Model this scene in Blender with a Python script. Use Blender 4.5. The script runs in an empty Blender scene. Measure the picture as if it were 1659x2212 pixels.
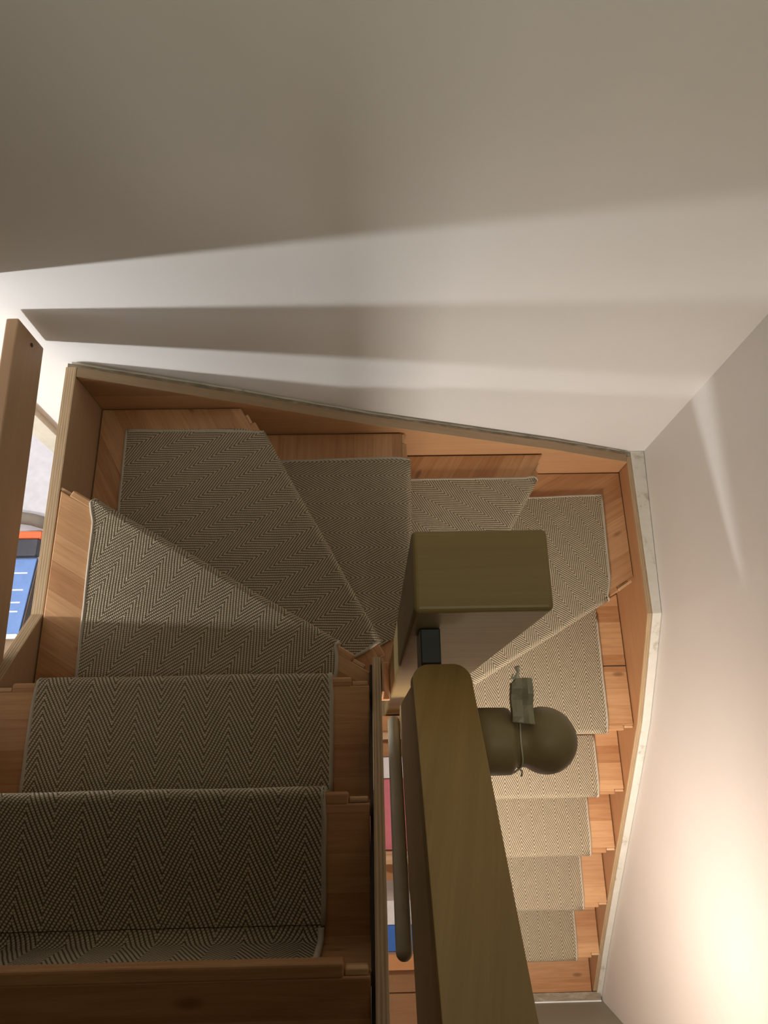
import bpy, bmesh, math, random
from mathutils import Vector, Matrix
random.seed(7)
S = bpy.context.scene
COL = S.collection

# ------------------------------------------------------------------ camera
cam_d = bpy.data.cameras.new('camera'); cam = bpy.data.objects.new('camera', cam_d); COL.objects.link(cam)
R = Matrix(((0.9997521094, 0.0147379073, -0.0166887321),
            (-0.0193330809, 0.9464120350, -0.3223825243),
            (0.0110431731, 0.3226252534, 0.9464623576)))
cam.matrix_world = Matrix.Translation((0.26308, 0.28268, 1.11452)) @ R.to_4x4()
cam_d.sensor_fit = 'VERTICAL'; cam_d.sensor_height = 36.0; cam_d.lens = 1491.12 / 2212 * 36.0
cam_d.clip_start = 0.02
S.camera = cam
# ------------------------------------------------------------------ light
w = bpy.data.worlds.new('world'); S.world = w; w.use_nodes = True
w.node_tree.nodes['Background'].inputs[0].default_value = (0.95, 0.9, 0.74, 1)
w.node_tree.nodes['Background'].inputs[1].default_value = 0.0

def lamp(name, kind, loc, power, color, size=0.1, rot=(0, 0, 0), size_y=None):
    d = bpy.data.lights.new(name, kind); o = bpy.data.objects.new(name, d); COL.objects.link(o)
    o.location = loc; o.rotation_euler = rot; d.energy = power; d.color = color
    if kind == 'AREA':
        d.size = size
        if size_y: d.shape = 'RECTANGLE'; d.size_y = size_y
    else: d.shadow_soft_size = size
    return o
lamp('room_lamp_light', 'POINT', (-1.61, 0.38, -0.337), 86, (0.97, 0.98, 1.0), 0.022)
lamp('stair_lamp_light', 'AREA', (0.58, -0.54, -0.70), 27.0, (1.0, 0.935, 0.875), 0.34, (math.radians(38), math.radians(15), 0))
lamp('upper_lamp_light', 'AREA', (0.50, 0.12, 1.60), 10.8, (0.98, 0.95, 0.76), 0.5, (math.radians(89), 0, 0))

lamp('next_room_fill_light', 'POINT', (-1.5, 2.5, -0.6), 45, (1.0, 0.97, 0.97), 0.08)  # unseen fill added to brighten the floor beyond the doorway
S.view_settings.view_transform = 'Standard'; S.view_settings.look = 'None'
S.view_settings.gamma = 1.0; S.view_settings.exposure = 0.0; S.view_settings.use_curve_mapping = False
S.cycles.max_bounces = 8; S.cycles.diffuse_bounces = 5; S.cycles.use_denoising = True

# ------------------------------------------------------------------ materials
class NT:
    def __init__(s, name):
        s.m = bpy.data.materials.new(name); s.m.use_nodes = True
        s.t = s.m.node_tree; s.b = s.t.nodes['Principled BSDF']
    def n(s, typ, **k):
        x = s.t.nodes.new(typ)
        for a, v in k.items(): setattr(x, a, v)
        return x
    def l(s, a, b): s.t.links.new(a, b)
    def math(s, op, a, b=None, c=None):
        x = s.n('ShaderNodeMath', operation=op)
        for i, v in enumerate((a, b, c)):
            if v is None: continue
            if isinstance(v, (int, float)): x.inputs[i].default_value = v
            else: s.l(v, x.inputs[i])
        return x.outputs[0]
    def mix(s, f, a, b, mode='MIX'):
        x = s.n('ShaderNodeMix', data_type='RGBA', blend_type=mode)
        for i, v in ((0, f), (6, a), (7, b)):
            if isinstance(v, (int, float)): x.inputs[i].default_value = v
            elif isinstance(v, tuple): x.inputs[i].default_value = (*v, 1) if len(v) == 3 else v
            else: s.l(v, x.inputs[i])
        return x.outputs[2]
    def ramp(s, f, stops):
        x = s.n('ShaderNodeValToRGB'); e = x.color_ramp.elements
        while len(e) < len(stops): e.new(0.5)
        for q, (p, c) in zip(e, stops): q.position = p; q.color = (*c, 1)
        s.l(f, x.inputs[0]); return x.outputs[0]
    def noise(s, vec, scale, detail=3, rough=0.5, dist=0.0):
        x = s.n('ShaderNodeTexNoise'); x.inputs['Scale'].default_value = scale
        x.inputs['Detail'].default_value = detail; x.inputs['Roughness'].default_value = rough
        x.inputs['Distortion'].default_value = dist
        s.l(vec, x.inputs['Vector']); return x.outputs['Fac']
    def mapping(s, vec, scale=(1, 1, 1), loc=(0, 0, 0), rot=(0, 0, 0)):
        x = s.n('ShaderNodeMapping'); x.inputs['Scale'].default_value = scale
        x.inputs['Location'].default_value = loc; x.inputs['Rotation'].default_value = rot
        s.l(vec, x.inputs['Vector']); return x.outputs[0]
    def bump(s, h, strength=0.5, dist=0.002):
        x = s.n('ShaderNodeBump'); x.inputs['Strength'].default_value = strength
        x.inputs['Distance'].default_value = dist; s.l(h, x.inputs['Height'])
        s.l(x.outputs[0], s.b.inputs['Normal'])
    def col(s, c):
        if isinstance(c, tuple): s.b.inputs['Base Color'].default_value = (*c, 1)
        else: s.l(c, s.b.inputs['Base Color'])
    def rough(s, r, spec=None):
        if isinstance(r, (int, float)): s.b.inputs['Roughness'].default_value = r
        else: s.l(r, s.b.inputs['Roughness'])
        if spec is not None: s.b.inputs['Specular IOR Level'].default_value = spec

def wood(name, light, dark, plank=0.05, rough=0.45, spec=0.4, coord='UV', axis=0, contrast=0.5, knots=True, scale=1.0):
    """edge-glued boards; grain runs along u, boards are stacked along v"""
    k = NT(name); tc = k.n('ShaderNodeTexCoord'); oi = k.n('ShaderNodeObjectInfo')
    v = tc.outputs[coord]
    if axis == 1: v = k.mapping(v, rot=(0, 0, math.pi/2))
    if axis == 2: v = k.mapping(v, rot=(0, math.pi/2, 0))
    off = k.n('ShaderNodeCombineXYZ'); k.l(k.math('MULTIPLY', oi.outputs['Random'], 37.0), off.inputs[0]); k.l(k.math('MULTIPLY', oi.outputs['Random'], 11.3), off.inputs[1]); 
    add = k.n('ShaderNodeVectorMath', operation='ADD'); k.l(v, add.inputs[0]); k.l(off.outputs[0], add.inputs[1]); v = add.outputs[0]
    sep = k.n('ShaderNodeSeparateXYZ'); k.l(v, sep.inputs[0])
    pid = k.math('FLOOR', k.math('DIVIDE', sep.outputs[1], plank))
    wn = k.n('ShaderNodeTexWhiteNoise', noise_dimensions='1D'); k.l(pid, wn.inputs['W'])
    offv = k.n('ShaderNodeCombineXYZ'); k.l(k.math('MULTIPLY', wn.outputs[0], 9.0), offv.inputs[0]); k.l(k.math('MULTIPLY', wn.outputs[0], 5.0), offv.inputs[2])
    a2 = k.n('ShaderNodeVectorMath', operation='ADD'); k.l(v, a2.inputs[0]); k.l(offv.outputs[0], a2.inputs[1])
    g = k.noise(k.mapping(a2.outputs[0], scale=(2.2*scale, 34*scale, 8*scale)), 1.6, 5, 0.62, 0.9)
    g2 = k.noise(k.mapping(a2.outputs[0], scale=(7*scale, 170*scale, 30*scale)), 2.0, 3, 0.6, 0.2)
    f = k.math('ADD', k.math('MULTIPLY', g, 0.75), k.math('MULTIPLY', g2, 0.25))
    f = k.math('ADD', f, k.math('MULTIPLY', k.math('SUBTRACT', wn.outputs[0], 0.5), 0.42*contrast))
    mid = tuple((a+b)/2 for a, b in zip(light, dark))
    c = k.ramp(f, [(0.5-0.22, light), (0.5, mid), (0.5+0.25, dark)])
    # glue line between boards
    fr = k.math('FRACT', k.math('DIVIDE', sep.outputs[1], plank))
    ln = k.math('LESS_THAN', fr, 0.018)
    c = k.mix(k.math('MULTIPLY', ln, 0.35), c, tuple(x*0.4 for x in dark))
    if knots:
        vo = k.n('ShaderNodeTexVoronoi'); vo.inputs['Scale'].default_value = 1.0
        k.l(k.mapping(a2.outputs[0], scale=(5, 13, 5)), vo.inputs['Vector'])
        kn = k.ramp(vo.outputs['Distance'], [(0.0, (1, 1, 1)), (0.07, (0.8,)*3), (0.14, (0,)*3)])
        c = k.mix(k.math('MULTIPLY', kn, 0.75), c, tuple(x*0.42 for x in dark))
    k.col(c); k.rough(k.math('ADD', k.math('MULTIPLY', g2, 0.2), rough-0.1), spec)
    k.bump(f, 0.12, 0.001)
    return k.m

TREAD = wood('pine_tread', (0.57, 0.325, 0.155), (0.37, 0.170, 0.066), plank=0.062, rough=0.42, contrast=0.9)
FILL = wood('pale_filler', (0.66, 0.44, 0.25), (0.50, 0.29, 0.14), plank=0.3, rough=0.6, knots=False)
RISER = wood('pine_riser', (0.50, 0.27, 0.12), (0.36, 0.17, 0.07), plank=0.09, rough=0.5)
PLY = wood('plywood_face', (0.50, 0.28, 0.135), (0.42, 0.215, 0.098), plank=5.0, rough=0.45, knots=False, contrast=0.3, scale=0.6)
MDF = wood('brown_board', (0.44, 0.28, 0.16), (0.39, 0.24, 0.132), plank=5.0, rough=0.55, knots=False, contrast=0.2, scale=0.5)
NEWEL = wood('varnished_newel_wood', (0.225, 0.160, 0.058), (0.170, 0.115, 0.038), plank=5.0, rough=0.46, spec=0.4, knots=False, contrast=0.3, scale=0.5, axis=0)
PANEL = wood('rail_panel_wood', (0.50, 0.345, 0.185), (0.40, 0.26, 0.125), plank=5.0, rough=0.5, knots=False, contrast=0.3, scale=0.7, axis=1)
RAILW = wood('varnished_rail_wood', (0.36, 0.235, 0.085), (0.25, 0.150, 0.048), plank=5.0, rough=0.36, spec=0.45, knots=False, contrast=0.3, scale=0.7, axis=1)

def ply_edge():
    k = NT('plywood_edge'); tc = k.n('ShaderNodeTexCoord'); v = tc.outputs['UV']
    sep = k.n('ShaderNodeSeparateXYZ'); k.l(v, sep.inputs[0])
    lay = k.math('SINE', k.math('MULTIPLY', sep.outputs[1], 2*math.pi/0.0062))
    nz = k.noise(k.mapping(v, scale=(6, 200, 1)), 2.0, 4)
    f = k.math('ADD', k.math('MULTIPLY', lay, 0.22), nz)
    k.col(k.ramp(f, [(0.3, (0.50, 0.37, 0.22)), (0.75, (0.33, 0.225, 0.125))])); k.rough(0.7, 0.2); k.bump(f, 0.2, 0.001)
    return k.m
PEDGE = ply_edge()

def plaster(name, c, mott=0.03, bump=0.15):
    k = NT(name); tc = k.n('ShaderNodeTexCoord'); v = tc.outputs['Object']
    n1 = k.noise(v, 2.2, 4, 0.55); n2 = k.noise(v, 130, 3, 0.6)
    k.col(k.ramp(n1, [(0.3, tuple(x*(1-mott) for x in c)), (0.7, tuple(min(1, x*(1+mott)) for x in c))]))
    k.rough(0.62, 0.25); h = k.math('ADD', k.math('MULTIPLY', n1, 2.0), k.math('MULTIPLY', n2, 0.25)); k.bump(h, bump, 0.002)
    return k.m
WALL = plaster('white_plaster', (0.72, 0.70, 0.665))
WALLROOM = plaster('room_white_plaster', (0.78, 0.77, 0.76))
GREEN = plaster('grey_green_paint', (0.36, 0.36, 0.29), 0.05)
def trim_paint():
    k = NT('chipped_white_paint'); tc = k.n('ShaderNodeTexCoord'); v = tc.outputs['Object']
    n1 = k.noise(v, 18, 5, 0.65); n2 = k.noise(v, 90, 3)
    c = k.ramp(n1, [(0.30, (0.42, 0.38, 0.30)), (0.42, (0.66, 0.64, 0.56)), (0.8, (0.74, 0.72, 0.65))])
    k.col(c); k.rough(0.5); k.bump(n2, 0.3, 0.002); return k.m
TRIM = trim_paint()
def grime():
    k = NT('old_caulk'); tc = k.n('ShaderNodeTexCoord'); v = tc.outputs['Object']
    n1 = k.noise(k.mapping(v, scale=(1, 4, 4)), 14, 6, 0.7)
    k.col(k.ramp(n1, [(0.38, (0.24, 0.19, 0.13)), (0.55, (0.34, 0.285, 0.205)), (0.78, (0.55, 0.50, 0.41))])); k.rough(0.8); k.bump(n1, 0.8, 0.004); return k.m
GRIME = grime()
GRIMEB = wood('worn_brown_edge', (0.42, 0.30, 0.185), (0.30, 0.205, 0.12), plank=5, rough=0.75, knots=False, contrast=0.3)

def flat(name, c, r=0.5, metal=0.0, spec=None):
    k = NT(name); tc = k.n('ShaderNodeTexCoord'); n1 = k.noise(tc.outputs['Object'], 25, 3)
    k.col(k.ramp(n1, [(0.3, tuple(x*0.93 for x in c)), (0.7, tuple(min(1, x*1.05) for x in c))]))
    k.rough(r, spec); k.b.inputs['Metallic'].default_value = metal; return k.m
BIND = flat('carpet_binding', (0.46, 0.405, 0.32), 0.9, spec=0.1)
STEEL = flat('dark_steel', (0.035, 0.036, 0.036), 0.38, 0.6)
DARK = flat('shadow_and_dark_parts', (0.03, 0.02, 0.015), 0.8)
KNOBM = flat('dark_turned_wood', (0.26, 0.195, 0.095), 0.5)
GREYROD = flat('grey_painted_rod', (0.46, 0.39, 0.27), 0.5)
WHITE = flat('white_card', (0.82, 0.81, 0.78), 0.6)
PINK = flat('pink_plastic', (0.62, 0.19, 0.22), 0.4)
BLUE = flat('blue_plastic', (0.05, 0.17, 0.52), 0.4)
BLUEL = flat('light_blue_cover', (0.16, 0.28, 0.58), 0.5)
ORANGE = flat('orange_plastic', (0.80, 0.16, 0.05), 0.5)
CREAM = flat('cream_paint', (0.58, 0.54, 0.44), 0.5)
LAV = flat('pale_grey_floor', (0.62, 0.60, 0.62), 0.6)
BROWNF = flat('grey_brown_fabric', (0.19, 0.155, 0.12), 0.8)
CHAR = flat('charcoal_plastic', (0.05, 0.05, 0.06), 0.5)
TAGM = flat('clear_greyish_plastic', (0.32, 0.29, 0.20), 0.35)
CORD = flat('grey_cord', (0.62, 0.60, 0.48), 0.8)
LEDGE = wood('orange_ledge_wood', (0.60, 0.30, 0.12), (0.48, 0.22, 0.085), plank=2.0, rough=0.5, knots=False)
CEILW = wood('dark_bounce_cut_boards', (0.20, 0.12, 0.06), (0.13, 0.07, 0.035), plank=0.11, coord='Object')  # dark finish invented for the unseen upper room to cut bounced light
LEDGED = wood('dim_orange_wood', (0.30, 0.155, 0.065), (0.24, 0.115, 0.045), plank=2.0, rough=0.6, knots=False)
FLOORW = wood('floor_boards', (0.30, 0.20, 0.12), (0.22, 0.14, 0.08), plank=0.09, rough=0.5, coord='Object')

def carpet_mat():
    k = NT('herringbone_sisal'); tc = k.n('ShaderNodeTexCoord'); uv = tc.outputs['UV']
    wob = k.n('ShaderNodeTexNoise'); wob.inputs['Scale'].default_value = 9; wob.inputs['Detail'].default_value = 2; k.l(uv, wob.inputs['Vector'])
    vm = k.n('ShaderNodeVectorMath', operation='MULTIPLY_ADD'); k.l(wob.outputs['Color'], vm.inputs[0]); vm.inputs[1].default_value = (0.006, 0.006, 0); k.l(uv, vm.inputs[2])
    sep = k.n('ShaderNodeSeparateXYZ'); k.l(vm.outputs[0], sep.inputs[0]); u, v = sep.outputs[0], sep.outputs[1]
    a = math.radians(29); p = 0.0069; cw = 0.0478
    tri = k.math('PINGPONG', u, cw)
    c = k.math('SUBTRACT', k.math('MULTIPLY', tri, math.cos(a)), k.math('MULTIPLY', v, math.sin(a)))
    q = k.math('DIVIDE', c, p); sid = k.math('FLOOR', q); fr = k.math('FRACT', q)
    ridge = k.math('SINE', k.math('MULTIPLY', fr, math.pi))
    t = k.math('ADD', k.math('MULTIPLY', tri, math.sin(a)), k.math('MULTIPLY', v, math.cos(a)))
    wn = k.n('ShaderNodeTexWhiteNoise', noise_dimensions='1D'); k.l(sid, wn.inputs['W'])
    tw = k.math('SINE', k.math('ADD', k.math('MULTIPLY', t, 2*math.pi/0.0046), k.math('MULTIPLY', wn.outputs[0], 6.28)))
    fib = k.noise(k.mapping(uv, scale=(1, 1, 1)), 700, 2, 0.6)
    h = k.math('MULTIPLY', k.math('POWER', ridge, 0.8), k.math('ADD', 0.78, k.math('MULTIPLY', tw, 0.22)))
    hh = k.math('ADD', h, k.math('MULTIPLY', k.math('SUBTRACT', fib, 0.5), 0.5))
    big = k.noise(uv, 40, 3, 0.6)
    colr = k.ramp(hh, [(0.12, (0.095, 0.068, 0.036)), (0.5, (0.345, 0.283, 0.186)), (0.95, (0.66, 0.57, 0.42))])
    colr = k.mix(0.35, colr, k.ramp(big, [(0.3, (0.70,)*3), (0.7, (1.0,)*3)]), 'MULTIPLY')
    k.col(colr); k.rough(0.95, 0.08); k.bump(hh, 0.9, 0.0022)
    return k.m
CARPET = carpet_mat()

# ------------------------------------------------------------------ mesh helpers
def tag(o, label=None, cat=None, group=None, kind=None):
    for a, v in (('label', label), ('category', cat), ('group', group), ('kind', kind)):
        if v: o[a] = v
    return o
def thing(name, loc, label, cat, group=None):
    o = bpy.data.objects.new(name, None); COL.objects.link(o); o.location = loc; o.empty_display_size = 0.05
    return tag(o, label, cat, group)
def wloc(o):
    v = Vector((0, 0, 0))
    while o: v += Vector(o.location); o = o.parent
    return v
def link(name, bm, mats, parent=None, bevel=0, smooth=False, segs=2, origin=None):
    if not isinstance(mats, (list, tuple)): mats = [mats]
    bmesh.ops.recalc_face_normals(bm, faces=bm.faces)
    me = bpy.data.meshes.new(name); 
    if parent is not None: off = wloc(parent)
    elif origin is not None: off = Vector(origin)
    else: off = Vector((0, 0, 0))
    bmesh.ops.translate(bm, verts=bm.verts, vec=-off)
    bm.to_mesh(me); bm.free()
    for m in mats: me.materials.append(m)
    o = bpy.data.objects.new(name, me); COL.objects.link(o)
    if parent is not None: o.parent = parent
    else: o.location = off
    if smooth:
        for p in me.polygons: p.use_smooth = True
    if bevel:
        b = o.modifiers.new('bevel', 'BEVEL'); b.width = bevel; b.segments = segs; b.limit_method = 'ANGLE'; b.angle_limit = 0.6
        b.harden_normals = False
    return o
def setuv(bm, du, origin=(0, 0), faces=None):
    """planar metric UV: u along du (2D, in XY), v perpendicular; side faces use height"""
    uvl = bm.loops.layers.uv.verify()
    d = Vector(du).normalized(); nrm = Vector((-d.y, d.x))
    for f in (faces or bm.faces):
        f.normal_update()
        for l in f.loops:
            x, y, z = l.vert.co; q = Vector((x-origin[0], y-origin[1]))
            if abs(f.normal.z) > 0.5: l[uvl].uv = (q.dot(d), q.dot(nrm))
            else:
                hd = Vector((f.normal.y, -f.normal.x))
                l[uvl].uv = (q.dot(hd), z)
def prism(poly, z0, z1, du=(1, 0), bm=None, origin=(0, 0)):
    own = bm or bmesh.new()
    a = sum(poly[i][0]*poly[(i+1) % len(poly)][1]-poly[(i+1) % len(poly)][0]*poly[i][1] for i in range(len(poly)))
    if a < 0: poly = poly[::-1]
    lo = [own.verts.new((x, y, z0)) for x, y in poly]; hi = [own.verts.new((x, y, z1)) for x, y in poly]
    n = len(poly); fs = [own.faces.new(hi), own.faces.new(lo[::-1])]
    for i in range(n): fs.append(own.faces.new((lo[i], lo[(i+1) % n], hi[(i+1) % n], hi[i])))
    setuv(own, du, origin, fs)
    return own
def box(x0, x1, y0, y1, z0, z1, du=(1, 0), bm=None):
    return prism([(x0, y0), (x1, y0), (x1, y1), (x0, y1)], z0, z1, du, bm)
def plate(axis, pts, a, b, edge_slot=None, bm=None):
    """polygon pts in the plane normal to axis ('x': (y,z), 'y': (x,z)), extruded from a to b"""
    own = bm or bmesh.new()
    mk = (lambda t, p: (t, p[0], p[1])) if axis == 'x' else (lambda t, p: (p[0], t, p[1]))
    A = [own.verts.new(mk(a, p)) for p in pts]; B = [own.verts.new(mk(b, p)) for p in pts]
    uvl = own.loops.layers.uv.verify(); n = len(pts)
    for vs in (A, B):
        f = own.faces.new(vs)
        for l, p in zip(f.loops, pts): l[uvl].uv = p
    acc = 0
    for i in range(n):
        j = (i+1) % n; L = math.hypot(pts[j][0]-pts[i][0], pts[j][1]-pts[i][1])
        f = own.faces.new((A[i], A[j], B[j], B[i]))
        if edge_slot is not None: f.material_index = edge_slot
        for l, uvv in zip(f.loops, ((acc, 0), (acc+L, 0), (acc+L, b-a), (acc, b-a))): l[uvl].uv = uvv
        acc += L
    return own
def tube(pts, r, seg=10, bm=None, caps=True, rz=None):
    own = bm or bmesh.new(); pts = [Vector(p) for p in pts]; rings = []
    up = Vector((0, 0, 1))
    for i, p in enumerate(pts):
        t = (pts[min(i+1, len(pts)-1)]-pts[max(i-1, 0)]).normalized()
        a = t.cross(up)
        if a.length < 1e-3: a = t.cross(Vector((0, 1, 0)))
        a.normalize(); b = a.cross(t).normalized()
        rr = r[i] if isinstance(r, (list, tuple)) else r
        rings.append([own.verts.new(p+rr*(math.cos(2*math.pi*k/seg)*a+(rz or 1)*math.sin(2*math.pi*k/seg)*b)) for k in range(seg)])
    for i in range(len(rings)-1):
        for k in range(seg): own.faces.new((rings[i][k], rings[i][(k+1) % seg], rings[i+1][(k+1) % seg], rings[i+1][k]))
    if caps: own.faces.new(rings[0][::-1]); own.faces.new(rings[-1])
    return own
def uvall(bm, fn):
    uvl = bm.loops.layers.uv.verify()
    for f in bm.faces:
        for l in f.loops: l[uvl].uv = fn(l.vert.co)

H = 0.19
zt = lambda k: -H*k
XL, XI, XR, YS = -0.547, 0.252, 1.211, 1.2625

# ------------------------------------------------------------------ the setting
def struct(name, bm, m, bevel=0): return tag(link(name, bm, m, None, bevel), kind='structure')
ZT = 2.3
bm = plate('y', [(-0.79, -2.8), (1.45, -2.8), (1.45, ZT), (-3.3, ZT), (-3.3, -2.8), (-1.95, -2.8), (-1.95, -0.62), (-0.79, -0.62)], 1.313, 1.43)
struct('wall_far', bm, WALL)
bm = prism([(1.2835, 1.35), (1.262, 0.70), (1.254, -0.85), (1.254, -2.2), (1.40, -2.2), (1.40, 1.35)], -2.8, ZT); struct('wall_right', bm, WALL)
struct('wall_front', box(0.40, 1.27, -0.93, -0.803, -2.8, -0.25), GREEN)
struct('wall_front_upper', box(0.40, 1.27, -0.93, -0.803, -0.25, 0.0), WALL)
struct('wall_back', box(-3.3, 1.40, -2.3, -2.2, -2.8, -0.04), WALLROOM)
struct('wall_back_upper', box(-3.3, 1.40, -2.3, -2.2, -0.04, ZT), CEILW)
struct('wall_left', box(-3.3, -3.2, -2.3, 3.4, -2.8, -0.04), WALLROOM)
struct('wall_left_upper', box(-3.3, -3.2, -2.2, 1.43, -0.04, ZT), CEILW)
struct('wall_next_room', box(-3.3, 1.4, 3.3, 3.4, -2.8, 0), WALLROOM)
struct('ceiling', box(-3.3, 1.4, -2.3, 1.43, ZT, ZT+0.1), CEILW)
struct('ceiling_lower', prism([(-3.3, -2.3), (1.4, -2.3), (1.4, -0.803), (0.282, -0.803), (0.282, -0.14), (-0.60, -0.14), (-0.60, 1.313), (-3.3, 1.313)], -0.20, -0.04), WALLROOM)
struct('ceiling_next_room', box(-3.3, 1.4, 1.43, 3.4, -0.2, -0.04), WALLROOM)
struct('floor_lower', box(-3.3, 1.4, -2.3, 1.313, -2.8, -2.66), FLOORW)
struct('floor_next_room', box(-3.3, 1.4, 1.313, 3.4, -2.8, -2.66), LAV)
# door casing of the opening in the far wall, downstairs
bm = box(-0.842, -0.79, 1.29, 1.44, -2.66, -0.60); box(-0.876, -0.846, 1.30, 1.44, -2.66, -0.64, bm=bm)
struct('trim_1', bm, CREAM, 0.003)

# upper landing boards
struct('floor', prism([(-3.2, -2.2), (1.25, -2.2), (1.25, -0.93), (0.30, -0.93), (0.30, -0.8), (0.252, -0.8), (0.252, -0.13), (-0.60, -0.13), (-0.60, 1.313), (-3.2, 1.313)], -0.04, -0.001), TREAD)

# ------------------------------------------------------------------ staircase
ST = thing('staircase', (0.3, 0.4, -2.66), 'pine winder staircase with plywood strings turning around the newel post down the white stairwell', 'staircase')
# nosing lines (front edge of the carpet), inner end -> outer end
NL = {
 0: ((0.18, 0.0), (-0.45, 0.0)),
 1: ((0.1715, 0.219), (-0.444, 0.219)),
 2: ((0.1715, 0.4345), (-0.444, 0.4345)),
 3: ((0.180, 0.528), (-0.453, 0.907)),
 4: ((0.283, 0.553), (-0.057, 1.184)),
 5: ((0.383, 0.60), (0.389, 1.166)),
 6: ((0.560, 0.680), (0.848, 1.164)),
 7: ((0.606, 0.479), (1.114, 0.768)),
 8: ((0.49, 0.314), (1.110, 0.314)),
}
for k in range(9, 13): NL[k] = ((0.49, 0.314-0.2276*(k-8)), (1.108, 0.314-0.2276*(k-8)))
def line_at(k, x=None, y=None, off=0.0):
    (ax, ay), (bx, by) = NL[k]; d = Vector((bx-ax, by-ay)).normalized()
    n = outward(k); ax += n.x*off; ay += n.y*off
    if x is not None: t = (x-ax)/d.x; return (x, ay+t*d.y)
    t = (y-ay)/d.y; return (ax+t*d.x, y)
def outward(k):
    """unit vector pointing down the stair, square to the nosing"""
    (ax, ay), (bx, by) = NL[k]; d = Vector((bx-ax, by-ay)).normalized()
    n = Vector((d.y, -d.x))
    # walk from inner end to outer end: the way down is clockwise
    return n if n.dot(DOWN[k]) > 0 else -n
DOWN = {k: Vector(v) for k, v in {0: (0, 1), 1: (0, 1), 2: (0, 1), 3: (.5, .86), 4: (.88, .47), 5: (1, 0), 6: (.86, -.5), 7: (.49, -.87)}.items()}
for k in range(8, 14): DOWN[k] = Vector((0, -1))
NX0, NX1, NY0, NY1 = 0.303, 0.446, 0.410, 0.497     # the newel post in plan
WO = -0.010                                          # wood nosing sits behind the carpet front
FO = -0.028                                          # front of the full-width board
TXL, TXI, TXR, TYS = XL+0.0035, XI-0.001, XR-0.0035, YS-0.0042
body = {}
B = lambda k, **a: line_at(k, off=FO, **a)
Wd = lambda k, **a: line_at(k, off=WO, **a)
g1 = lambda k: NL[k][0][1]
body[0] = [(-0.60, -0.13), (TXI, -0.13), (TXI, -0.018), (TXL, -0.018), (TXL, -0.13)]
body[0] = [(TXL, -0.14), (TXI, -0.14), (TXI, -0.018), (TXL, -0.018)]
body[1] = [(TXL, -0.03), (TXI, -0.03), B(1, x=TXI), B(1, x=TXL)]
body[2] = [(TXL, 0.17), (TXI, 0.17), B(2, x=TXI), B(2, x=TXL)]
body[3] = [(TXL, 0.38), (TXI, 0.38), B(3, x=TXI), B(3, x=TXL)]
p4 = B(4, y=0.498)
body[4] = [(TXL, 0.82), (0.25, 0.40), (0.302, 0.40), (0.302, 0.498), p4, B(4, y=TYS), (TXL, TYS)]
body[5] = [(-0.16, TYS), (0.25, 0.52), (0.302, 0.498), B(5, y=0.498), B(5, y=TYS)]
body[6] = [(0.33, TYS), (0.33, 0.60), (0.345, 0.498), B(6, y=0.498), B(6, y=TYS)]
body[7] = [(0.80, TYS), (0.447, 0.62), (0.447, 0.42), B(7, x=0.447), B(7, x=TXR), (TXR, TYS)]
body[8] = [(0.40, 0.408), (0.447, 0.408), (TXR, 0.83), B(8, x=TXR), B(8, x=0.40)]
for k in range(9, 13):
    y = g1(k); body[k] = [(0.40, y+0.245), (TXR, y+0.245), B(k, x=TXR), B(k, x=0.40)]
yb = g1(12)
body[13] = [(0.30, yb+0.03), (TXR, yb+0.03), (TXR, -0.764), (0.30, -0.764)]
# short projecting nosing board: (start, end) along the nosing, wood line
nose = {1: (('x', 0.214), ('x', -0.512)), 2: (('x', 0.214), ('x', -0.497)), 3: (('x', 0.216), ('x', -0.511)),
        4: (('y', 0.515), ('y', 1.214)), 5: (('y', 0.52), ('y', 1.222)), 6: (('y', 0.52), ('y', 1.190)), 7: (('x', 0.46), ('x', 1.152)), 8: (('x', 0.435), ('x', 1.172)), 0: (('x', 0.214), ('x', -0.51))}
for k in range(9, 13): nose[k] = (('x', 0.435), ('x', 1.172))
for k in range(0, 14):
    z = zt(k); (ax, ay), (bx, by) = NL.get(k, NL[12]); d = Vector((bx-ax, by-ay)).normalized()
    t = link('tread', prism(body[k], z-0.032, z, tuple(d)), TREAD, ST, 0.0025)
    if k == 8: link('joint_line', box(1.10, 1.207, 0.553, 0.557, z-0.002, z+0.0003), DARK, t)
    if k in nose:
        a, b = nose[k]; n = outward(k)
        wo = WO if k else 0.0; fo = FO if k else -0.0185
        A1 = line_at(k, off=wo, **{a[0]: a[1]}); B1 = line_at(k, off=wo, **{b[0]: b[1]})
        A0 = (A1[0]+n.x*(fo-wo-0.004), A1[1]+n.y*(fo-wo-0.004)); B0 = (B1[0]+n.x*(fo-wo-0.004), B1[1]+n.y*(fo-wo-0.004))
        link('nosing', prism([A1, B1, B0, A0], z-0.0315, z+0.0003, tuple(d)), TREAD, t, 0.005, segs=3)
        # pale filler blocks in the notch at either end
        for P, side, lim in ((A1, -1, 0.034), (B1, 1, 0.034)):
            P = Vector(P); m = d*side; q0 = P + n*(fo-wo+0.0005); L = lim
            if k in (4, 5, 6, 7) and side == -1: continue
            if k == 7: L = 0.05
            pts = [q0+m*0.001, q0+m*L, q0+m*L+n*0.009, q0+m*0.001+n*0.009]
            link('filler_block', prism([tuple(p) for p in pts], z-0.03, z-0.004, tuple(d)), FILL, t, 0.002)
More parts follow.
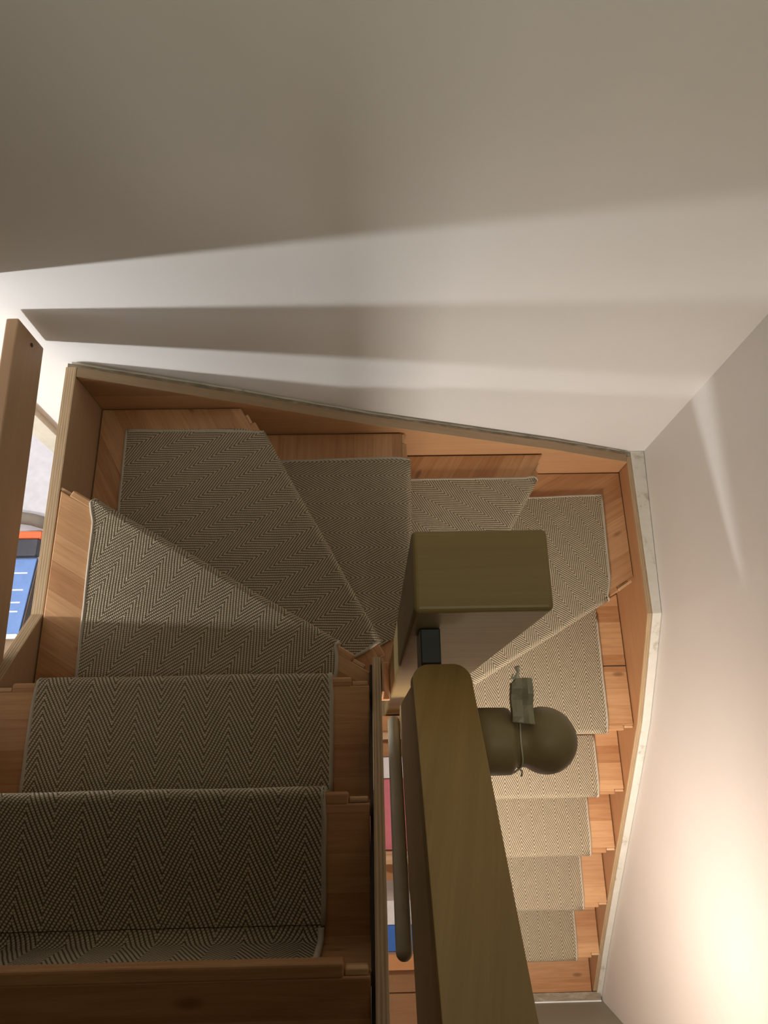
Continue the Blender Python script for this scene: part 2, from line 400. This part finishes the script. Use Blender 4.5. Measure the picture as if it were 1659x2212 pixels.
# risers: from the front of tread k down to tread k+1
def riser(k, P, Q):
    P, Q = Vector(P), Vector(Q); n = outward(k) if k in NL else Vector((0, -1))
    z1 = zt(k)-0.033; z0 = zt(k+1)+0.0005
    pts = [P, Q, Q-n*0.018, P-n*0.018]
    d = (Q-P).normalized()
    link('riser', prism([tuple(p) for p in pts], z0, z1, tuple(d)), RISER, ST)
RO = -0.034
rl = lambda k, **a: line_at(k, off=RO, **a)
riser(0, (XI, -0.021), (XL, -0.021)); riser(1, rl(1, x=XI), rl(1, x=XL)); riser(2, rl(2, x=XI), rl(2, x=XL)); riser(3, rl(3, x=XI), rl(3, x=XL))
riser(4, rl(4, y=0.50), rl(4, y=YS)); riser(5, rl(5, y=0.50), rl(5, y=YS)); riser(6, rl(6, y=0.50), rl(6, y=YS))
riser(7, rl(7, x=0.45), rl(7, x=XR))
for k in range(8, 13): riser(k, rl(k, x=0.40), rl(k, x=XR))
# strings
sl = 0.872
top = [(-0.9, 0.81), (0.607, -0.571)]
yA = 0.607+ (0.571)/sl
prof = [(-0.13, -0.571+(0.607+0.13)*sl), (0.607, -0.575), (1.2925, -0.569), (1.2925, -1.1), (0.75, -1.1), (0.0, -0.45), (-0.13, -0.34)]
link('side_string', plate('x', [(y, z) for y, z in prof], XL-0.030, XL, 1), [MDF, PEDGE], ST, 0.0015)
prof = [(XL+0.001, -0.570), (-0.151, -0.724), (0.26, -0.890), (0.911, -1.112), (1.208, -1.232), (1.208, -1.75), (0.6, -1.6), (0.2, -1.3), (XL+0.001, -1.1)]
link('side_string', plate('y', prof, YS, YS+0.030, 1), [PLY, GRIMEB], ST, 0.0015)
prof = [(1.2925, -1.245), (0.704, -1.256), (0.519, -1.375), (0.35, -1.490), (0.15, -1.662), (-0.169, -1.950), (-0.361, -2.122), (-0.56, -2.298), (-0.76, -2.462), (-0.79, -2.66), (-0.5, -2.66), (0.3, -1.95), (0.9, -1.75), (1.2925, -1.75)]
link('side_string', plate('x', prof, XR, XR+0.018, 1), [PLY, PEDGE], ST, 0.0015)
# inner string of the upper flight (its edge seen from above) with a short doubled piece at its foot
prof = [(-0.14, 0.105), (0.388, -0.362), (0.471, -0.43), (0.471, -0.80), (0.36, -0.75), (-0.14, -0.34)]
link('inner_string', plate('x', prof, 0.2575, 0.2765, 1), [PLY, PEDGE], ST, 0.001)
link('gap_shade_strip', plate('x', [(-0.13, 0.05), (0.388, -0.41), (0.46, -0.48), (0.46, -0.9), (-0.13, -0.9)], 0.2514, 0.2572), DARK, ST)  # black plate painting the shade in the gap between treads and string
link('string_packer', plate('x', [(0.392, -0.36), (0.468, -0.423), (0.468, -0.60), (0.392, -0.60)], 0.2782, 0.2822), PLY, ST)
prof = [(0.409, -1.15), (0.30, -0.80), (-0.79, -0.72), (-0.79, -2.66), (0.409, -2.66)]
link('inner_string', plate('x', prof, 0.384, 0.399, 1), [PLY, PEDGE], ST, 0.001)  # lower string heightened, out of view, to block the stair lamp from the gap
# splintered wedges left in the notches by the right string
bm = prism([(1.150, 0.800), (1.2, 0.832), (1.196, 0.840), (1.146, 0.808)], zt(7)-0.002, zt(7)+0.006, (.84, .53)); link('wedge', bm, FILL, ST, 0.001)

# caulk and white batten between strings and walls
LT = [(XL-0.028, -0.574), (-0.151, -0.733), (0.26, -0.903), (0.911, -1.126), (1.228, -1.247)]
bm = plate('y', LT+[(x, z-0.07) for x, z in LT[::-1]], YS+0.0305, 1.3070)
struct('trim_2', bm, GRIME)
def bead(x0, x1, y, zf, r):
    pts = []; n = 90
    for i in range(n+1):
        x = x0+(x1-x0)*i/n; pts.append((x, y+0.0008*math.sin(i*1.3), zf(x)+0.0012*math.sin(i*0.9)+0.001*math.sin(i*2.3)))
    return tube(pts, [r*(1+0.22*math.sin(i*0.7)+0.15*math.sin(i*1.9)) for i in range(n+1)], 8, rz=1.0)
def ltz(x):
    for (a, za), (b, zb) in zip(LT, LT[1:]):
        if x <= b: return za+(zb-za)*(x-a)/(b-a)
    return LT[-1][1]
struct('trim_3', bead(XL-0.02, 1.25, 1.3115, lambda x: ltz(x)-0.004, 0.0050), TRIM)
def ribbon(x0f, x1f, ys, zs, drop):
    bm = bmesh.new(); rows = []
    for y, z in zip(ys, zs):
        rows.append([bm.verts.new(p) for p in ((x0f(y), y, z), (x1f(y), y, z), (x1f(y), y, z-drop), (x0f(y), y, z-drop))])
    for i in range(len(rows)-1):
        for j in range(4): bm.faces.new((rows[i][j], rows[i][(j+1) % 4], rows[i+1][(j+1) % 4], rows[i+1][j]))
    bm.faces.new(rows[0]); bm.faces.new(rows[-1][::-1]); return bm
wallx = lambda y: 1.262+(y-0.7)*0.0215/0.65 if y > 0.7 else 1.262+(y-0.7)*0.008/1.55
ys = [1.3125, 0.704, 0.694, 0.519, 0.35, 0.15, -0.169, -0.361, -0.56, -0.79]; zs = [-1.247, -1.256, -1.262, -1.375, -1.490, -1.662, -1.950, -2.122, -2.298, -2.487]
struct('trim_4', ribbon(lambda y: XR+0.0188, lambda y: wallx(y)-0.0015, ys, [z+0.002 for z in zs], 0.10), TRIM, 0.0015)
struct('gap_light_strip', box(0.30, 1.246, -0.8025, -0.797, -2.50, -2.4685), WHITE)  # white strip standing in for light in the gap at the wall foot
struct('trim_6', box(0.30, 1.245, -0.7965, -0.765, -2.50, -2.4675), GRIME)

# ------------------------------------------------------------------ carpets
CT = 0.010
def carpet(k, poly, label, binds, riser_up=None, name='stair_carpet', frm=None, to=None):
    """poly: visible outline on tread k in plan (clockwise or not); the nosing edge runs A -> B"""
    z = zt(k)+CT; (ax, ay), (bx, by) = NL[k]; A, Bp = Vector((ax, ay)), Vector((bx, by)); d = (Bp-A).normalized(); n = outward(k)
    root = thing(name, (sum(p[0] for p in poly)/len(poly), sum(p[1] for p in poly)/len(poly), zt(k)), label, 'carpet', 'herringbone carpet pieces on the treads')
    bm = bmesh.new(); r = 0.017
    # pull the nosing edge of the flat part back by r
    P = []
    for p in poly:
        q = Vector(p)
        if abs((q-A).dot(n)) < 1e-4: q = q-n*r
        P.append(q)
    u0 = 0.013*k; 
    UV = lambda q, extra=0.0: ((Vector((q[0], q[1]))-A).dot(d)+u0, (Vector((q[0], q[1]))-A).dot(n)+extra)
    uvl = bm.loops.layers.uv.verify()
    top = [bm.verts.new((p.x, p.y, z)) for p in P]; bot = [bm.verts.new((p.x, p.y, z-CT+0.0006)) for p in P]; N = len(P)
    f = bm.faces.new(top)
    for l in f.loops: l[uvl].uv = UV(l.vert.co)
    bm.faces.new(bot[::-1])
    for i in range(N):
        j = (i+1) % N; f = bm.faces.new((bot[i], bot[j], top[j], top[i]))
        for l in f.loops: l[uvl].uv = UV(l.vert.co)
    # roll over the nosing and down the riser: profile in (v outward, z, arclength)
    prof = []
    for i in range(9):
        a = math.pi/2*i/8; prof.append((-r+r*math.sin(a), z-r+r*math.cos(a), r*a-r))
    prof += [(0.0, z-0.030, 0.023), (-0.004, z-0.040, 0.034), (-0.014, z-0.047, 0.046), (-0.0235, z-0.052, 0.056)]
    zb = zt(k+1)+CT+0.001; s0 = 0.056; zz = z-0.052; steps = 6
    for i in range(1, steps+1):
        q = zz+(zb-zz)*i/steps; prof.append((-0.0235, q, s0+(zz-q)))
    inner = [(-r, z-0.0095), (-0.0095, z-0.0095), (-0.0095, z-0.031), (-0.0335, z-0.0435), (-0.0335, zb)]
    def P3(s, v, zz): q = A+d*s+n*v; return (q.x, q.y, zz)
    Ln = (Bp-A).length; ns = 14
    rows = []
    for i in range(ns+1):
        s = Ln*i/ns; jit = 0.0009*math.sin(17*s+k*2.1)
        rows.append([bm.verts.new(P3(s, v+jit*(1 if 2 < m < 12 else 0), q)) for m, (v, q, _) in enumerate(prof)])
    for i in range(ns):
        for m in range(len(prof)-1):
            f = bm.faces.new((rows[i][m], rows[i+1][m], rows[i+1][m+1], rows[i][m+1])); f.smooth = True
            for l, (ii, mm) in zip(f.loops, ((i, m), (i+1, m), (i+1, m+1), (i, m+1))): l[uvl].uv = (Ln*ii/ns+u0, prof[mm][2])
    for s, row in ((0, rows[0]), (Ln, rows[-1])):
        inn = [bm.verts.new(P3(s, v, q)) for v, q in inner]
        bm.faces.new(row + inn[::-1])
    if riser_up:
        y0, x0, x1 = riser_up; zt1 = zt(k-1)-0.032
        rr = 0.02; pf = [(y0+0.010, z, 0)]
        pr = [(y0+rr+0.008, z+0.0006, 0.0)]
        for i in range(1, 7):
            a = math.pi/2*i/6; pr.append((y0+0.008+rr-rr*math.sin(a), z+rr-rr*math.cos(a), rr*a))
        for i in range(1, 7): q = z+rr+(zt1-z-rr)*i/6; pr.append((y0+0.008, q, rr*math.pi/2+q-z-rr))
        ra = [[bm.verts.new((x, yy, q)) for yy, q, _ in pr] for x in (x0, x1)]
        for m in range(len(pr)-1):
            f = bm.faces.new((ra[0][m], ra[1][m], ra[1][m+1], ra[0][m+1])); f.smooth = True
            for l, (xx, mm) in zip(f.loops, ((x0, m), (x1, m), (x1, m+1), (x0, m+1))): l[uvl].uv = (-(xx-ax)+u0, (y0+rr+0.008-ay)-pr[mm][2])
        for row, x in ((ra[0], x0), (ra[1], x1)):
            e = [bm.verts.new((x, y0, zt1)), bm.verts.new((x, y0, z-CT+0.001)), bm.verts.new((x, y0+rr+0.008, z-CT+0.001))]
            bm.faces.new(row+e)
    link('pile', bm, CARPET, root)
    if riser_up:
        for x in (x0+0.003, x1-0.003):
            link('binding', tube([(x, yy-0.003, q+0.0005) for yy, q, _ in pr], 0.0056, 8), BIND, root, smooth=True)
    # binding along the listed visible edges (lists of plan points; 'roll' carries on over the nosing)
    for pts, roll in binds:
        bb = bmesh.new(); path = []
        if roll: q = Vector(pts[-1])-n*r; pts = list(pts[:-1])+[(q.x, q.y)]
        for i in range(len(pts)-1):
            a, b = Vector(pts[i]), Vector(pts[i+1]); L = (b-a).length; m = max(2, int(L/0.03))
            for j in range(m): q = a+(b-a)*j/m; path.append((q.x+random.uniform(-.0007, .0007), q.y+random.uniform(-.0007, .0007), z-0.0042))
        q = Vector(pts[-1])
        if roll:
            s = (q-A).dot(d); s += 0.0035 if s < Ln/2 else -0.0035
            for v, zq, _ in prof[:13]:
                rad = 0.0045; 
                # sit just inside the outer skin
                if v < -1e-4 and zq > z-r: 
                    c = Vector((-r, z-r)); o_ = Vector((v, zq))-c; o_ = o_.normalized()*(r-rad); v, zq = (c+o_)
                elif zq > z-0.036: v = v-rad
                w3 = A+d*s+n*v; path.append((w3.x, w3.y, zq))
        else: path.append((q.x, q.y, z-0.0042))
        tube(path, 0.0056, 8, bb, rz=1.0)
        link('binding', bb, BIND, root, smooth=True)
    return root

def shp(k, back_in, back_out): (a, b) = NL[k]; return [a, b, back_out, back_in]
cx0, cx1 = 0.1715, -0.444
carpet(1, [NL[1][0], NL[1][1], (cx1, 0.0085), (cx0, 0.0085)], 'dark grey-brown herringbone carpet on the tread just below the top landing', [([(cx0, 0.008), NL[1][0]], 1), ([(cx1, 0.008), NL[1][1]], 1)], riser_up=(-0.0205, cx1, cx0))
carpet(2, [NL[2][0], NL[2][1], (cx1, 0.188), (cx0, 0.188)], 'herringbone carpet on the second tread down, rectangular, left corner at the plywood string', [([(cx0, 0.19), NL[2][0]], 1), ([(cx1, 0.19), NL[2][1]], 1)])
carpet(3, [NL[3][0], NL[3][1], (-0.4455, 0.84), (-0.441, 0.415), (0.164, 0.415), (0.171, 0.46)], 'wedge-shaped herringbone carpet with bright bound left edge on the uppermost winder', [([(0.164, 0.415), (0.171, 0.46), NL[3][0]], 1), ([(-0.441, 0.415), (-0.4455, 0.84), NL[3][1]], 1)])
carpet(4, [NL[4][0], NL[4][1], (-0.12, 1.186), (-0.462, 1.186), (-0.458, 0.895), (0.165, 0.515), (0.20, 0.505)], 'large corner herringbone carpet on the winder against the left back corner', [([(0.165, 0.515), (0.20, 0.508), NL[4][0]], 1), ([(-0.458, 0.88), (-0.462, 1.186)], 0), ([(-0.462, 1.186), NL[4][1]], 1)])
carpet(5, [NL[5][0], NL[5][1], (0.33, 1.167), (-0.06, 1.160), (0.27, 0.56), (0.33, 0.59)], 'herringbone carpet on the middle winder with chevrons pointing left', [([(-0.075, 1.160), (0.33, 1.167), NL[5][1]], 1)])
carpet(6, [NL[6][0], NL[6][1], (0.80, 1.165), (0.355, 1.166), (0.355, 0.66), (0.50, 0.62)], 'short herringbone carpet wedge seen behind the newel post top', [([(0.36, 1.166), (0.80, 1.165), NL[6][1]], 1)])
carpet(7, [NL[7][0], NL[7][1], (1.119, 0.85), (1.128, 1.168), (0.80, 1.160), (0.80, 1.12), (0.525, 0.62)], 'broad herringbone carpet on the winder in the right back corner', [([(0.80, 1.158), (1.128, 1.168)], 0), ([(1.128, 1.168), (1.119, 0.85), NL[7][1]], 1)])
carpet(8, [NL[8][0], NL[8][1], (1.116, 0.772), (1.05, 0.742), (0.49, 0.425)], 'herringbone carpet on the first straight tread of the lower flight, behind the wooden knob', [([(1.116, 0.742), NL[8][1]], 1)])
names = {9: 'pale herringbone carpet on the lower flight, just below the knob', 10: 'pale herringbone carpet on the lower flight, third of the five straight treads', 11: 'pale herringbone carpet one tread above the last carpeted tread', 12: 'pale herringbone carpet on the last carpeted tread above the bare bottom board'}
for k in range(9, 13):
    y = g1(k); carpet(k, [NL[k][0], NL[k][1], (1.110, y+0.2245), (0.49, y+0.2245)], names[k], [([(1.110, y+0.2235), NL[k][1]], 1), ([(0.49, y+0.2235), NL[k][0]], 1)])

# ------------------------------------------------------------------ newel post
NW = thing('newel_post', (0.375, 0.45, -2.66), 'thick square wooden newel post with dark olive flat top at the stair turn', 'newel post')
bm = box(NX0, NX1, NY0, NY1, -2.66, 0.425); link('post', bm, NEWEL, NW, 0.006, segs=4)
ST2 = thing('steel_strap', (0.333, 0.39, 0.25), 'black square steel bar joining the newel post to the handrail end', 'bracket')
link('bar', box(0.3150, 0.3380, 0.352, 0.4095, 0.260, 0.330), STEEL, ST2, 0.0015)

# ------------------------------------------------------------------ handrail with panel, rod and knob
HR = thing('handrail', (0.334, 0.2, 0.1), 'sloping olive wooden handrail above the inner string running up towards the landing', 'handrail')
hs = 0.93; Y0, Z0 = 0.367, 0.352
f = lambda y: Z0+(Y0-y)*hs
ys_ = Y0-0.80
# cap: plan corners rounded at the free end, section 62 x 45 mm
bm = bmesh.new(); sec = []
def capsec(y, x0, x1, zofs):
    z = f(y); return [(x0, y, z+zofs-0.052), (x1, y, z+zofs-0.052), (x1, y, z+zofs), (x0, y, z+zofs)]
rr = 0.018; st = []
for i in range(7):
    a = math.pi/2*i/6; st.append((Y0-rr+rr*math.cos(a), rr-rr*math.sin(a)))
st = [(y, ins) for y, ins in st] + [(ys_, 0)]
rows = [[bm.verts.new(p) for p in capsec(y, 0.303+ins, 0.3655-ins, 0)] for y, ins in st]
for i in range(len(rows)-1):
    for j in range(4): bm.faces.new((rows[i][j], rows[i][(j+1) % 4], rows[i+1][(j+1) % 4], rows[i+1][j]))
bm.faces.new(rows[0]); bm.faces.new(rows[-1][::-1]); uvall(bm, lambda c: (c.x+c.z*0.3, c.y*1.37))
link('rail_cap', bm, RAILW, HR, 0.007, segs=3)
lo = lambda y: f(y)-0.53
bm = plate('x', [(0.352, f(0.352)-0.053), (ys_, f(ys_)-0.053), (ys_, lo(ys_)), (0.337, lo(0.337)), (0.352, lo(0.352)+0.05)], 0.3055, 0.3325)
uvall(bm, lambda c: (c.z+c.x, c.y*1.2)); link('side_panel', bm, PANEL, HR, 0.003)
# grey round rod along the lower left of the panel
a, b = Vector((0.294, 0.331, -0.130)), Vector((0.2945, 0.032, 0.129)); dd = (b-a).normalized(); R_ = 0.0105; pts = []; rad = []
for i in range(6): t = R_*(1-math.cos(math.pi/2*i/5)); pts.append(a+dd*t); rad.append(max(0.0008, R_*math.sin(math.pi/2*i/5)))
pts.append((a+b)/2); rad.append(R_)
for i in range(5, -1, -1): t = R_*(1-math.cos(math.pi/2*i/5)); pts.append(b-dd*t); rad.append(max(0.0008, R_*math.sin(math.pi/2*i/5)))
link('round_rod', tube(pts, rad, 24), GREYROD, HR, smooth=True)
# turned knob standing out to the right of the rail
def lathe(center, prof, seg=40):
    bm = bmesh.new(); c = Vector(center); rings = []
    for x, r in prof: rings.append([bm.verts.new((c.x+x, c.y+r*math.cos(2*math.pi*k/seg), c.z+r*math.sin(2*math.pi*k/seg))) for k in range(seg)])
    for i in range(len(rings)-1):
        for k in range(seg): bm.faces.new((rings[i][k], rings[i][(k+1) % seg], rings[i+1][(k+1) % seg], rings[i+1][k]))
    bm.faces.new(rings[0]); bm.faces.new(rings[-1][::-1]); uvall(bm, lambda q: (q.x, q.z)); return bm
kc = (0.444, 0.2865, 0.335); rk = 0.0348; pr = []
x_neck = 0.366-kc[0]
pr += [(x_neck, 0.0348), (x_neck+0.020, 0.0348), (x_neck+0.0375, 0.0345), (x_neck+0.0405, 0.0335), (x_neck+0.0425, 0.0305), (x_neck+0.045, 0.0275), (x_neck+0.048, 0.0262)]
for i in range(20):
    a = math.radians(128-128*i/19); 
    if i == 19: pr.append((rk, 0.0006)); break
    pr.append((rk*math.cos(a), rk*math.sin(a)))
kn = link('knob', lathe(kc, pr), KNOBM, HR, smooth=True)
# cord tied in the groove of the knob with a small crumpled tag
TG = thing('cord_tag', (0.42, 0.33, 0.36), 'small folded plastic tag tied by a thin cord around the wooden knob', 'tag')
gx = kc[0]-0.0295
loop = [(gx+0.0012*math.sin(3*t), kc[1]+0.0275*math.cos(t), kc[2]+0.0275*math.sin(t)) for t in [2*math.pi*i/32 for i in range(33)]]
bm = tube(loop, 0.0009, 6); tube([(gx, kc[1]-0.0280, kc[2]), (gx-0.003, kc[1]-0.031, kc[2]-0.003), (gx-0.009, kc[1]-0.034, kc[2]-0.006)], 0.0010, 6, bm)
tube([(gx, kc[1]-0.028, kc[2]), (gx+0.004, kc[1]-0.031, kc[2]-0.004), (gx+0.0035, kc[1]-0.036, kc[2]-0.008)], 0.0010, 6, bm)
link('cord', bm, CORD, TG, smooth=True)
bm = bmesh.new(); tz = kc[2]+0.034
ty0, ty1 = kc[1]+0.018, kc[1]+0.063
nx, ny = 4, 8; grid = []
for j in range(ny+1):
    y = ty0+(ty1-ty0)*j/ny; row = []
    for i in range(nx+1):
        x = gx-0.010+0.0235*i/nx+0.002*j/ny; zz = tz+0.003*math.sin(j*1.1+i*0.5)+0.002*math.cos(i*2.0)
        e = 0.004 if (j == ny and i in (0,)) else 0
        row.append((x+e*0.6, y-e+0.003*(i/nx)*(-1 if j == 0 else 0), zz))
    grid.append(row)
vt = [[bm.verts.new(p) for p in r] for r in grid]; vb = [[bm.verts.new((p[0], p[1], p[2]-0.012)) for p in r] for r in grid]
for j in range(ny):
    for i in range(nx):
        bm.faces.new((vt[j][i], vt[j][i+1], vt[j+1][i+1], vt[j+1][i])); bm.faces.new((vb[j][i], vb[j+1][i], vb[j+1][i+1], vb[j][i+1]))
for j in range(ny):
    bm.faces.new((vt[j][0], vt[j+1][0], vb[j+1][0], vb[j][0])); bm.faces.new((vt[j][nx], vb[j][nx], vb[j+1][nx], vt[j+1][nx]))
for i in range(nx):
    bm.faces.new((vt[0][i], vb[0][i], vb[0][i+1], vt[0][i+1])); bm.faces.new((vt[ny][i], vt[ny][i+1], vb[ny][i+1], vb[ny][i]))
link('tag_body', bm, TAGM, TG, 0.001)
bm = tube([(gx-0.002, ty1-0.002, tz-0.004), (gx+0.001, ty1+0.006, tz-0.002), (gx-0.0005, ty1+0.0115, tz)], [0.0035, 0.0014, 0.0030], 7)
tube([(gx-0.006, ty1-0.001, tz-0.004), (gx-0.005, ty1+0.004, tz-0.002)], [0.0015, 0.0006], 6, bm)
link('cord_tuft', bm, CORD, TG)

# ------------------------------------------------------------------ left guard board
GB = thing('guard_board', (-0.625, 0.6, -0.5), 'plain brown horizontal guard board left of the stair, butting the white back wall', 'board')
bm = prism([(-0.553, -0.1), (-0.590, 1.288), (-0.621, 1.288), (-0.584, -0.1)], -0.467, -0.332, (0.03, -1)); link('board', bm, MDF, GB, 0.004, segs=3)
sc = bmesh.new(); bmesh.ops.create_cone(sc, cap_ends=True, segments=16, radius1=0.0055, radius2=0.0055, depth=0.002, matrix=Matrix.Translation((-0.5888, 1.258, -0.405)) @ Matrix.Rotation(math.pi/2, 4, 'Y'))
link('screw_hole', sc, DARK, GB)

# ------------------------------------------------------------------ things below, seen through the gaps
SH = thing('shelf_unit', (0.24, 0.1, -2.66), 'light wooden shelf unit under the upper flight, seen through the gap beside the handrail', 'shelf')
def sbox(name, x0, x1, y0, y1, z0, z1, m, par): return link(name, box(x0, x1, y0, y1, z0, z1), m, par, 0.001)
sbox('shelf_board', 0.02, 0.382, -0.355, 0.405, -1.90, -1.88, LEDGE, SH)
sbox('divider', 0.02, 0.382, 0.309, 0.333, -1.879, -1.50, FILL, SH)
sbox('divider', 0.02, 0.382, -0.096, -0.057, -1.879, -1.50, FILL, SH)
sbox('side_panel', 0.02, 0.382, -0.40, -0.356, -2.66, -1.47, LEDGE, SH)
sbox('side_panel', 0.02, 0.382, 0.345, 0.405, -2.66, -1.86, LEDGE, SH)
def item(name, label, cat, x0, x1, y0, y1, z0, z1, m, part):
    o = thing(name, ((x0+x1)/2, (y0+y1)/2, z0), label, cat); link(part, box(x0, x1, y0, y1, z0, z1), m, o, 0.002); return o
item('card_box', 'white card box on the shelf under the stair, next to the pink folder', 'box', 0.05, 0.375, 0.178, 0.248, -1.879, -1.5, WHITE, 'box_body')
o = item('plastic_folder', 'pink plastic folder on the shelf under the stair, seen beside the handrail', 'folder', 0.05, 0.375, -0.054, 0.175, -1.879, -1.52, PINK, 'cover')
o = thing('paper_bundle', (0.2, -0.24, -1.879), 'white paper bundle on the shelf under the stair, beside the blue folder', 'paper'); link('sheets', box(0.05, 0.375, -0.277, -0.206, -1.879, -1.50), WHITE, o, 0.001)
item('plastic_folder', 'bright blue plastic folder standing at the near end of the shelf under the stair', 'folder', 0.05, 0.375, -0.3545, -0.279, -1.879, -1.50, BLUE, 'cover')
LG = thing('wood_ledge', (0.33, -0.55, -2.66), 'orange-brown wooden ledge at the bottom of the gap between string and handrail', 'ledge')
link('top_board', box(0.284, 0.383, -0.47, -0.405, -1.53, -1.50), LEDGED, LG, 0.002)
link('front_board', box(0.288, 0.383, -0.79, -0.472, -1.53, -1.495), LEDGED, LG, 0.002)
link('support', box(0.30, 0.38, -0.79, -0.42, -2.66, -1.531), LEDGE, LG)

zf = -2.66
M = thing('play_mat', (-1.66, 1.1, zf), 'blue padded mat with thin white cross lines on the floor of the room below', 'mat')
link('pad', prism([(-2.05, 0.90), (-1.655, 0.90), (-1.615, 1.32), (-2.0, 1.32)], zf, zf+0.02), BLUEL, M, 0.004)
for y, xr in ((1.235, -1.655), (1.14, -1.665), (1.07, -1.672), (1.02, -1.678)):
    link('cross_line', box(-2.04, xr, y-0.004, y+0.004, zf+0.0195, zf+0.0215), WHITE, M)
link('end_strip', box(-2.05, -1.66, 0.872, 0.899, zf, zf+0.022), WHITE, M, 0.003)
o = thing('floor_tray', (-1.7, 1.38, zf), 'charcoal tray with a silver catch between the blue mat and the orange cushion', 'tray')
link('tray', box(-2.1, -1.61, 1.325, 1.425, zf, zf+0.05), CHAR, o, 0.01); link('glint', box(-1.80, -1.725, 1.35, 1.37, zf+0.05, zf+0.056), WHITE, o, 0.002)  # small white bar stands in for a silver glint on the tray
o = thing('floor_tray', (-1.6, 1.1, zf), 'dark strip of storage case along the right side of the blue mat', 'case'); link('case', prism([(-1.65, 0.86), (-1.53, 0.86), (-1.53, 1.30), (-1.606, 1.30)], zf, zf+0.015), DARK, o, 0.003)
o = thing('cushion', (-1.7, 1.46, zf), 'orange cushion under the curved grey-brown bolster downstairs', 'cushion')
link('cover', box(-2.1, -1.60, 1.43, 1.475, zf, zf+0.04), ORANGE, o, 0.012)
o = thing('bolster', (-1.7, 1.52, zf), 'curved grey-brown bolster lying beyond the orange cushion in the room below', 'bolster')
link('bolster_roll', tube([(-2.1, 1.555, zf+0.04), (-1.9, 1.565, zf+0.04), (-1.75, 1.555, zf+0.04), (-1.66, 1.54, zf+0.04), (-1.58, 1.515, zf+0.04)], [0.035]*5, 14), BROWNF, o, smooth=True)

# lamps themselves
o = thing('wall_lamp', (0.62, -0.70, -0.60), 'small shaded downlight on the wall over the foot of the stair', 'lamp')
link('lamp_shade', box(0.42, 0.76, -0.72, -0.36, -0.60, -0.585), WHITE, o, 0.002); link('lamp_bracket', box(0.60, 0.64, -0.802, -0.721, -0.60, -0.585), WHITE, o, 0.002)
o = thing('ceiling_lamp', (-1.61, 0.38, -0.2), 'white ceiling lamp of the room below, left of the stair', 'lamp')
bm = bmesh.new(); bmesh.ops.create_cone(bm, cap_ends=True, segments=24, radius1=0.05, radius2=0.04, depth=0.02, matrix=Matrix.Translation((-1.61, 0.38, -0.211))); link('ceiling_rose', bm, WHITE, o)
link('lamp_rod', tube([(-1.61, 0.38, -0.22), (-1.61, 0.38, -0.30)], 0.004, 8), WHITE, o)
